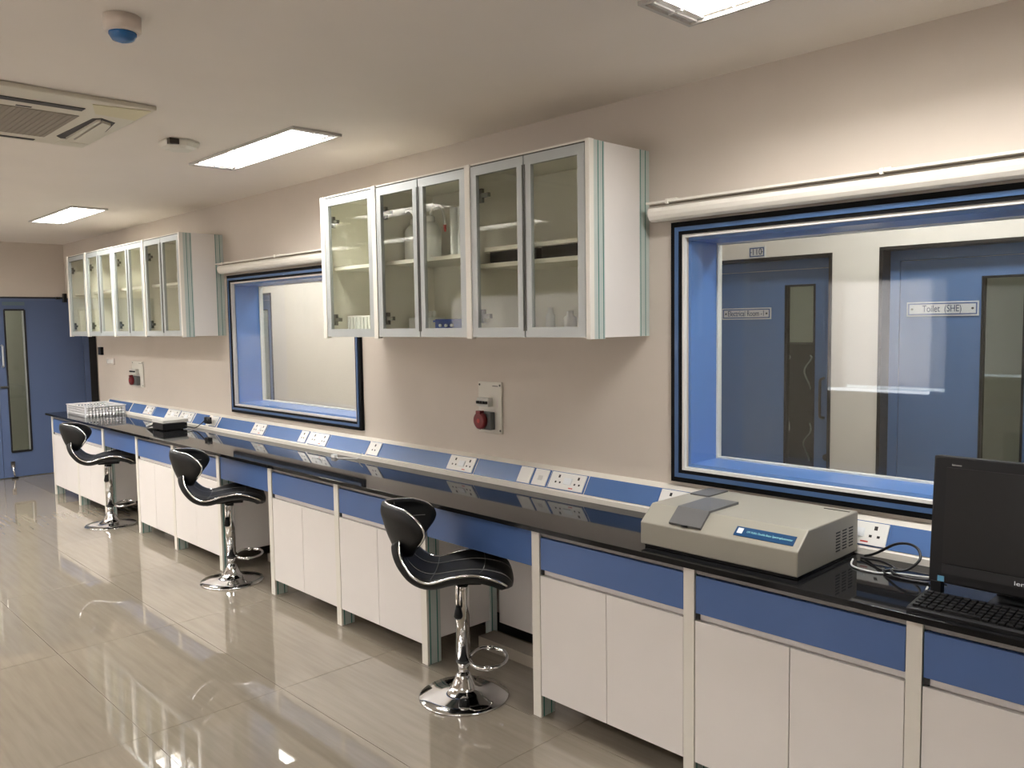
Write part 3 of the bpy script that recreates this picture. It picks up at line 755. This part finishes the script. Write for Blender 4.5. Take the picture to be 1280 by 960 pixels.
MB().lathe([(.07, -.045), (.095, -.034), (.105, -.012), (.10, 0)], (-4.44, 1.85, H-.0005), 6, smooth=False).build('cover', 'rosette', t)
box('notch', 'acdark', t, -4.39, -4.355, 1.765, 1.815, H-.032, H-.004)

# ------------------------------------------------------------------ bar stools
def stool(loc, label, proto=[]):
    rz = math.atan2(-loc[0], loc[1])   # placeholder, replaced below
    v = Vector((loc[0], loc[1])).normalized(); fw = Vector((v.y, -v.x)); rz = math.atan2(fw.y, fw.x)-.09
    root = thing('bar_stool', label, 'stool', (loc[0], loc[1], 0), rz, 'black bar stools at the bench')
    if proto:
        def cp(src, par):
            for ch in src.children:
                c = ch.copy(); C.objects.link(c); c.parent = par; cp(ch, c)
        cp(proto[0], root)
        return root
    proto.append(root)
    MW = parent_world(root)
    def B(mb, name, m, par=root, label=None):
        mb.bm.transform(MW); return mb.build(name, m, par, label)
    # local: x forward, y sideways, z up
    B(MB().lathe([(.198, 0), (.202, .004), (.199, .009), (.15, .018), (.10, .028), (.066, .040), (.054, .056), (.044, .080), (.034, .100), (.028, .108)], (0, 0, 0), 56), 'base', 'chrome')
    B(MB().lathe([(.0245, .10), (.0245, .165)], (0, 0, 0), 28), 'lower_column', 'chrome')
    B(MB().lathe([(.033, .160), (.034, .164), (.033, .168)], (0, 0, 0), 28), 'collar', 'chromegap')
    B(MB().lathe([(.031, .168), (.031, .50), (.028, .52)], (0, 0, 0), 28), 'column', 'chrome')
    ring = spline([(.028, .02, .175), (.06, .095, .175), (.115, .118, .175), (.175, .08, .175), (.195, 0, .175), (.175, -.08, .175), (.115, -.118, .175), (.06, -.095, .175), (.028, -.02, .175)], 6)
    fr = B(MB().tube(ring, .0085, 10), 'footrest', 'chrome')
    for s_ in (-1, 1): B(MB().tube([(.100, s_*.115, .175), (.128, s_*.116, .175)], .0105, 10), 'clamp', 'chrome', fr)
    MBp = MB(); MBp.box(-.07, .09, -.07, .07, .530, .548); B(MBp, 'seat_plate', 'plastic')
    lv = B(MB().tube(spline([(-.01, -.02, .52), (-.01, -.07, .50), (-.01, -.085, .46), (-.01, -.085, .43)], 5), .003, 6), 'height_lever', 'plastic')
    B(MB().lathe([(.010, .445), (.018, .41), (.020, .395), (.013, .385)], (-.01, -.085, 0), 14), 'grip', 'plastic', lv)
    # seat shell: rows along the profile
    Cc = [(.225, .515), (.20, .560), (.14, .582), (.06, .590), (-.03, .582), (-.11, .572), (-.175, .583), (-.225, .618), (-.258, .668), (-.272, .715)]
    Ee = [(.204, .553), (.175, .578), (.11, .603), (.05, .611), (-.03, .600), (-.12, .577), (-.185, .600), (-.232, .655), (-.252, .70), (-.252, .735)]
    Ww = [.165, .192, .203, .206, .205, .20, .192, .17, .140, .118]
    def shell(Cc, Ee, Ww, th, pw, name, nu=24):
        n = len(Cc)
        cc = spline([(c[0], 0, c[1]) for c in Cc], 4); ee = spline([(e[0], w__, e[1]) for e, w__ in zip(Ee, Ww)], 4)
        rows = len(cc); G = []
        for i in range(rows):
            row = []
            for j in range(nu+1):
                u = -1+2*j/nu; a = abs(u)**pw
                x = cc[i].x+(ee[i].x-cc[i].x)*a; z = cc[i].z+(ee[i].z-cc[i].z)*a
                row.append(Vector((x, ee[i].y*u, z)))
            G.append(row)
        m_ = MB(); top, bot = [], []
        for i in range(rows):
            tr, br = [], []
            for j in range(nu+1):
                du = G[i][min(j+1, nu)]-G[i][max(j-1, 0)]; dv = G[min(i+1, rows-1)][j]-G[max(i-1, 0)][j]
                nr = du.cross(dv).normalized()
                u = abs(-1+2*j/nu); vi = i/(rows-1)
                edge = min(1, (1-u)*9)*min(1, (1-abs(2*vi-1))*12)
                k = .35+.65*math.sqrt(max(0, edge))
                tr.append(m_.bm.verts.new(G[i][j]+nr*th*.3*k)); br.append(m_.bm.verts.new(G[i][j]-nr*th*k))
            top.append(tr); bot.append(br)
        def q(*v):
            f = m_.bm.faces.new(v); f.smooth = True
        for i in range(rows-1):
            for j in range(nu):
                q(top[i][j], top[i][j+1], top[i+1][j+1], top[i+1][j]); q(bot[i][j], bot[i+1][j], bot[i+1][j+1], bot[i][j+1])
            q(top[i][0], top[i+1][0], bot[i+1][0], bot[i][0]); q(top[i][nu], bot[i][nu], bot[i+1][nu], top[i+1][nu])
        for j in range(nu):
            q(top[0][j], bot[0][j], bot[0][j+1], top[0][j+1]); q(top[-1][j], top[-1][j+1], bot[-1][j+1], bot[-1][j])
        bmesh.ops.recalc_face_normals(m_.bm, faces=m_.bm.faces)
        ob = B(m_, name, 'leather')
        return ob, G
    # orientation of th sign: normals computed so that top = upper / inner side
    seat, G = shell(Cc, Ee, Ww, .034, 2.2, 'seat')
    rows = len(G); nu = 24
    for s_, j in ((-1, 0), (1, nu)):
        B(MB().tube([G[i][j]+Vector((0, s_*.003, .002)) for i in range(rows)], .0052, 8), 'piping', 'chrome', seat)
    for j in (7, 17):
        B(MB().tube([G[i][j]+off(G, i, j, nu)*.0110 for i in range(2, rows-4)], .0016, 5), 'stitching', 'stitch', seat)
    for i in (10, 20):
        B(MB().tube([G[i][j]+off(G, i, j, nu)*.0110 for j in range(2, nu-1)], .0016, 5), 'stitching', 'stitch', seat)
    Cb = [(-.262, .665), (-.288, .715), (-.308, .765), (-.322, .815), (-.330, .850), (-.322, .885)]
    Eb = [(-.205, .665), (-.172, .715), (-.140, .757), (-.132, .795), (-.160, .834), (-.225, .868)]
    Wb = [.085, .140, .176, .186, .172, .115]
    back, G2 = shell(Cb, Eb, Wb, .024, 1.7, 'backrest')
    r2 = len(G2)
    P2 = lambda i, j: G2[i][j]-off(G2, i, j, nu)*.010
    path = [P2(i, 0) for i in range(1, r2)] + [P2(r2-1, j) for j in range(1, nu)] + [P2(i, nu) for i in range(r2-1, 0, -1)]
    B(MB().tube(path, .0045, 8), 'piping', 'chrome', back)
    for j in (8, 16):
        B(MB().tube([G2[i][j]+off(G2, i, j, nu)*.0082 for i in range(2, r2-1)], .0016, 5), 'stitching', 'stitch', back)
    B(MB().tube([G2[11][j]+off(G2, 11, j, nu)*.0082 for j in range(2, nu-1)], .0016, 5), 'stitching', 'stitch', back)
    return root
def off(G, i, j, nu):
    du = G[i][min(j+1, nu)]-G[i][max(j-1, 0)]; dv = G[min(i+1, len(G)-1)][j]-G[max(i-1, 0)][j]
    return du.cross(dv).normalized()
stool((-2.753, 2.327), 'nearest black bar stool with chrome piping, in front of the panel between two base cabinets')
stool((-5.13, 2.365), 'middle black bar stool on a round chrome base')
stool((-7.39, 2.353), 'farthest black bar stool on a round chrome base, near the white basket')

# ------------------------------------------------------------------ spectrophotometer
t = thing('spectrophotometer', 'large beige spectrophotometer with dark hinged lid on the black worktop', 'instrument', (-1.55, 2.7, .825))
sx0, sx1, yf, yb = -1.858, -1.237, 2.444, 2.889
side = [(yf, .838), (yf, .920), (yf+.072, .979), (yb, .979), (yb, .838)]
mb = MB()
# body with chamfered left top edge too
mb.prism(side, 'x', sx0, sx1)
body = mb.build('housing', 'beige', t)
bv = body.modifiers.new('bevel', 'BEVEL'); bv.width = .004; bv.segments = 2
box('base_plate', 'plastic', t, sx0+.012, sx1-.006, yf+.012, yb-.01, .826, .838)
sl = Vector((0, .072, .059)).normalized(); ns = Vector((0, -sl.z, sl.y))
def on_slope(x0, x1, s0, s1, h0, h1, name, m, par, label=None, skew=0):
    m_ = MB(); O = Vector((0, yf, .920)); vs = []
    for x in (x0, x1):
        for s_, h_ in ((s0, h0), (s1, h0), (s1, h1), (s0, h1)):
            p = O+sl*s_+ns*h_; vs.append(m_.bm.verts.new((x+skew*s_, p.y, p.z)))
    for q in ((0, 1, 2, 3), (7, 6, 5, 4), (0, 4, 5, 1), (1, 5, 6, 2), (2, 6, 7, 3), (3, 7, 4, 0)): m_.bm.faces.new([vs[k] for k in q])
    bmesh.ops.recalc_face_normals(m_.bm, faces=m_.bm.faces)
    return m_.build(name, m, par, label)
lidp = MB()
O = Vector((0, yf, .920)); p1 = O+sl*.012+ns*.001; p2 = O+sl*.093+ns*.006
pr = [(p1.y, p1.z), (p1.y-.004, p1.z+.008), (p2.y-.004, p2.z+.003), (2.702, .989), (2.702, .9795), (p2.y, p2.z-.004)]
lid = lidp.prism(pr, 'x', -1.735, -1.602).build('sample_lid', 'lid', t, 'dark grey hinged lid')
MB().tube([(-1.680, p1.y-.003, p1.z+.004), (-1.655, p1.y-.003, p1.z+.004)], .004, 8).build('lid_tab', 'plastic', lid)
box('rear_lid', 'lid', t, -1.835, -1.752, 2.735, 2.875, .9795, .985, label='small dark rear cover plate')
box('cooling_slot', 'dkmetal', t, -1.345, -1.252, 2.850, 2.858, .979, .9805)
np_ = on_slope(-1.478, -1.262, .020, .058, .0004, .0024, 'nameplate', 'nplate', t, 'dark blue nameplate with white lettering')
q = O+sl*.040+ns*.0028
tilt = math.atan2(sl.y, sl.z)
text('UV-Visible Double Beam Spectrophotometer', 'lettering', 'txtg', np_, (-1.352, q.y, q.z), .012, tilt=tilt, width=.165)
on_slope(-1.470, -1.450, .030, .052, .0024, .0030, 'logo_square', 'txtw', np_)
mb = MB()
for c in range(3):
    for r_ in range(7):
        yy = 2.715+c*.05; zz = .866+r_*.0105
        mb.box(sx1-.0005, sx1+.0008, yy, yy+.032, zz, zz+.0045)
mb.build('vent_slot', 'hole', t)
for x in (sx0+.05, sx1-.05):
    for y in (yf+.05, yb-.05): pass

# ------------------------------------------------------------------ all-in-one computer, keyboard, cables
t = thing('computer', 'black all-in-one computer with dark screen at the right edge', 'computer', (-.62, 2.68, .825))
mx0, mx1 = -.905, -.375
def leanbox(x0, x1, y0, y1, z0, z1, name, m, par, label=None, bev=0):
    m_ = MB().box(x0, x1, y0, y1, z0, z1, bev=bev)
    K = Matrix.Translation((0, 2.62, .86)) @ Matrix.Rotation(-.075, 4, 'X') @ Matrix.Translation((0, -2.62, -.86))
    m_.bm.transform(K); return m_.build(name, m, par, label)
PV = Matrix.Translation((-.905, 2.62, 0)) @ Matrix.Rotation(math.radians(0), 4, 'Z')
h = leanbox(-.905, -.36, 2.62, 2.665, .862, 1.245, 'housing', 'plastic', t, bev=.006)
leanbox(-.868, -.397, 2.6175, 2.6195, .925, 1.212, 'screen', 'screen', t)
leanbox(-.868, -.397, 2.6165, 2.6195, .893, .921, 'chin_panel', 'matte', t)
leanbox(-.878, -.86, 2.6165, 2.6195, .868, .884, 'sticker', 'sticker', t, 'small blue sticker')
s_ = MB().prism([(2.60, .826), (2.60, .834), (2.70, .834), (2.745, .95), (2.765, .95), (2.765, .826)], 'x', -.74, -.54).build('stand', 'plastic', t)
for x in (-.898, -.385): MB().box(x, x+.03, 2.617, 2.65, .826, .866, bev=.002).build('foot', 'plastic', t)
text('lenovo', 'lettering', 'txtw', t, (-.640, 2.6135, .905), .017, width=.065)
text('lenovo', 'lettering', 'ltgrey', t, (-.838, 2.6390, 1.221), .008, width=.026)

t = thing('keyboard', 'black computer keyboard lying in front of the all-in-one computer', 'keyboard', (-.66, 2.45, .825))
kx0, kx1, ky0, ky1 = -.888, -.43, 2.405, 2.555
MB().prism([(ky0, .8255), (ky0, .836), (ky0+.01, .840), (ky1, .853), (ky1+.003, .8255)], 'x', kx0, kx1).build('case', 'plastic', t)
km = bpy.data.meshes.new('key'); b_ = MB(); b_.box(0, .0155, 0, .0155, 0, .007, bev=.001); b_.bm.to_mesh(km); b_.bm.free(); km.materials.append(M['key'])
for r_ in range(6):
    for c in range(22):
        if r_ == 0 and 3 < c < 9: continue
        o = bpy.data.objects.new('key', km); C.objects.link(o); o.parent = t
        y = ky0+.014+r_*.0215; z = .8405+(y-ky0-.01)*.0935
        o.location = (kx0+.012+c*.0199+.66, y-2.45, z-.825)
box('space_bar', 'key', t, kx0+.012+4*.0199, kx0+.008+9*.0199, ky0+.014, ky0+.030, .840, .8485)

def cable(pts, r, m, label, name='cable'):
    return tag(MB().tube(spline(pts, 8), r, 8).build(name, m), label, 'cable')
Z0 = .8285
cable([(-1.215, 2.80, Z0), (-1.18, 2.72, Z0), (-1.10, 2.70, Z0), (-1.03, 2.74, Z0), (-.96, 2.76, Z0), (-.90, 2.77, Z0+.01)], .0033, 'cable_w', 'thin grey cable curling from the spectrophotometer to the computer')
cable([(-1.20, 2.86, Z0+.002), (-1.16, 2.85, Z0+.02), (-1.08, 2.84, .90), (-1.015, 2.82, .905), (-.99, 2.79, .875), (-1.02, 2.76, Z0+.012), (-1.06, 2.74, Z0+.006), (-1.03, 2.71, Z0+.004), (-.97, 2.71, Z0+.004), (-.90, 2.73, Z0+.01)], .0045, 'cable_k', 'black power cable looping up beside the spectrophotometer')
cable([(-1.20, 2.83, Z0+.001), (-1.12, 2.80, Z0+.012), (-1.06, 2.76, Z0+.008), (-1.08, 2.72, Z0+.002), (-1.02, 2.69, Z0+.001), (-.93, 2.70, Z0+.001)], .0042, 'cable_k', 'second black cable lying flat behind the keyboard')
cable([(-.92, 2.66, Z0), (-.90, 2.605, Z0), (-.84, 2.59, Z0+.002), (-.76, 2.592, Z0+.001), (-.80, 2.575, Z0), (-.88, 2.58, Z0)], .0032, 'cable_w', 'grey cable loop under the computer screen')
cable([(-.84, 2.605, Z0), (-.76, 2.585, Z0+.006), (-.68, 2.578, Z0), (-.60, 2.580, Z0), (-.52, 2.575, Z0)], .004, 'cable_k', 'black keyboard cable under the computer screen')

# ------------------------------------------------------------------ far bench items
def basket():
    t = thing('storage_basket', 'white perforated plastic basket at the far left end of the worktop', 'basket', (-8.75, 2.75, .825))
    x0, x1, y0, y1, z0, z1 = -9.02, -8.47, 2.52, 2.875, .826, .925
    box('bottom', 'basket', t, x0+.01, x1-.01, y0+.01, y1-.01, z0, z0+.004)
    def side(fix, a0, a1, along):
        m_ = MB(); n = int((a1-a0)/.028); e = .003
        def bx(p, q, u, v):
            if along == 'x': m_.box(p, q, fix-e/2, fix+e/2, u, v)
            else: m_.box(fix-e/2, fix+e/2, p, q, u, v)
        for zz, hh in ((z0, .020), (z0+.034, .010), (z0+.058, .012), (z1-.018, .012)): bx(a0, a1, zz, zz+hh)
        for k in range(n+1):
            p = a0+(a1-a0)*k/n; bx(p-.008, p+.008, z0, z1)
        return m_.build('side_wall', 'basket', t)
    side(y0, x0, x1, 'x'); side(y1, x0, x1, 'x'); side(x0, y0, y1, 'y'); side(x1, y0, y1, 'y')
    r = MB(); g = .012
    r.box(x0-g, x1+g, y0-g, y0+.002, z1-.006, z1); r.box(x0-g, x1+g, y1-.002, y1+g, z1-.006, z1); r.box(x0-g, x0+.002, y0, y1, z1-.006, z1); r.box(x1-.002, x1+g, y0, y1, z1-.006, z1)
    r.build('rim', 'basket', t)
basket()
t = thing('weighing_scale', 'weighing scale with black body, light platform and tilted keypad on the worktop', 'scale', (-6.93, 2.75, .825))
# sits rotated a little on the bench
def rotb(m_, a=0.0):
    K = Matrix.Translation((-6.93, 2.72, 0)) @ Matrix.Rotation(a, 4, 'Z') @ Matrix.Translation((6.93, -2.72, 0)); m_.bm.transform(K); return m_
rotb(MB().box(-7.02, -6.80, 2.60, 2.80, .833, .882, bev=.004)).build('body', 'plastic', t)
rotb(MB().box(-7.03, -6.80, 2.60, 2.81, .887, .912, bev=.004)).build('platform', 'ltgrey', t)
rotb(MB().box(-6.98, -6.86, 2.66, 2.76, .882, .887)).build('platform_support', 'grey', t)
rotb(MB().prism([(-7.02, .884), (-7.02, .868), (-7.17, .832), (-7.17, .846)], 'y', 2.60, 2.80)).build('keypad', 'ltgrey', t)
kb = MB()
for i in range(3):
    for j in range(5): kb.box(-7.150+.035*i, -7.130+.035*i, 2.625+.03*j, 2.642+.03*j, .850+.0089*i, .8585+.0089*i)
kb.build('keypad_button', 'grey', t)
for x in (-6.99, -6.83):
    for y in (2.63, 2.77): MB().lathe([(.010, 0), (.010, .0078)], (x, y, .8255), 10).build('foot', 'plastic', t)
t = thing('power_adapter', 'black power adapter plugged into the socket behind the weighing scale', 'adapter', (-6.55, 2.88, .9))
MB().box(-6.60, -6.53, 2.855, 2.892, .882, .935, bev=.005).build('body', 'plastic', t)
MB().tube([(-6.53, 2.86, .925), (-6.49, 2.85, .915), (-6.465, 2.84, .893)], [.014, .011, .006], 10).build('strain_relief', 'plastic', t)
cable([(-6.60, 2.855, .90), (-6.66, 2.85, .87), (-6.72, 2.83, .840), (-6.76, 2.80, .845), (-6.80, 2.78, .855)], .004, 'cable_k', 'black cable from the power adapter to the weighing scale')
t = thing('charging_plug', 'small white plug with thin cable lying on the worktop in mid bench', 'plug', (-4.55, 2.82, .825))
MB().box(-4.575, -4.535, 2.795, 2.82, .8255, .845, bev=.003).build('plug', 'plate', t)
MB().tube(spline([(-4.535, 2.808, .834), (-4.50, 2.80, .829), (-4.46, 2.83, .829), (-4.42, 2.85, .829), (-4.37, 2.86, .834), (-4.345, 2.864, .853), (-4.33, 2.872, .868)], 6), .0026, 6).build('lead', 'plate', t)
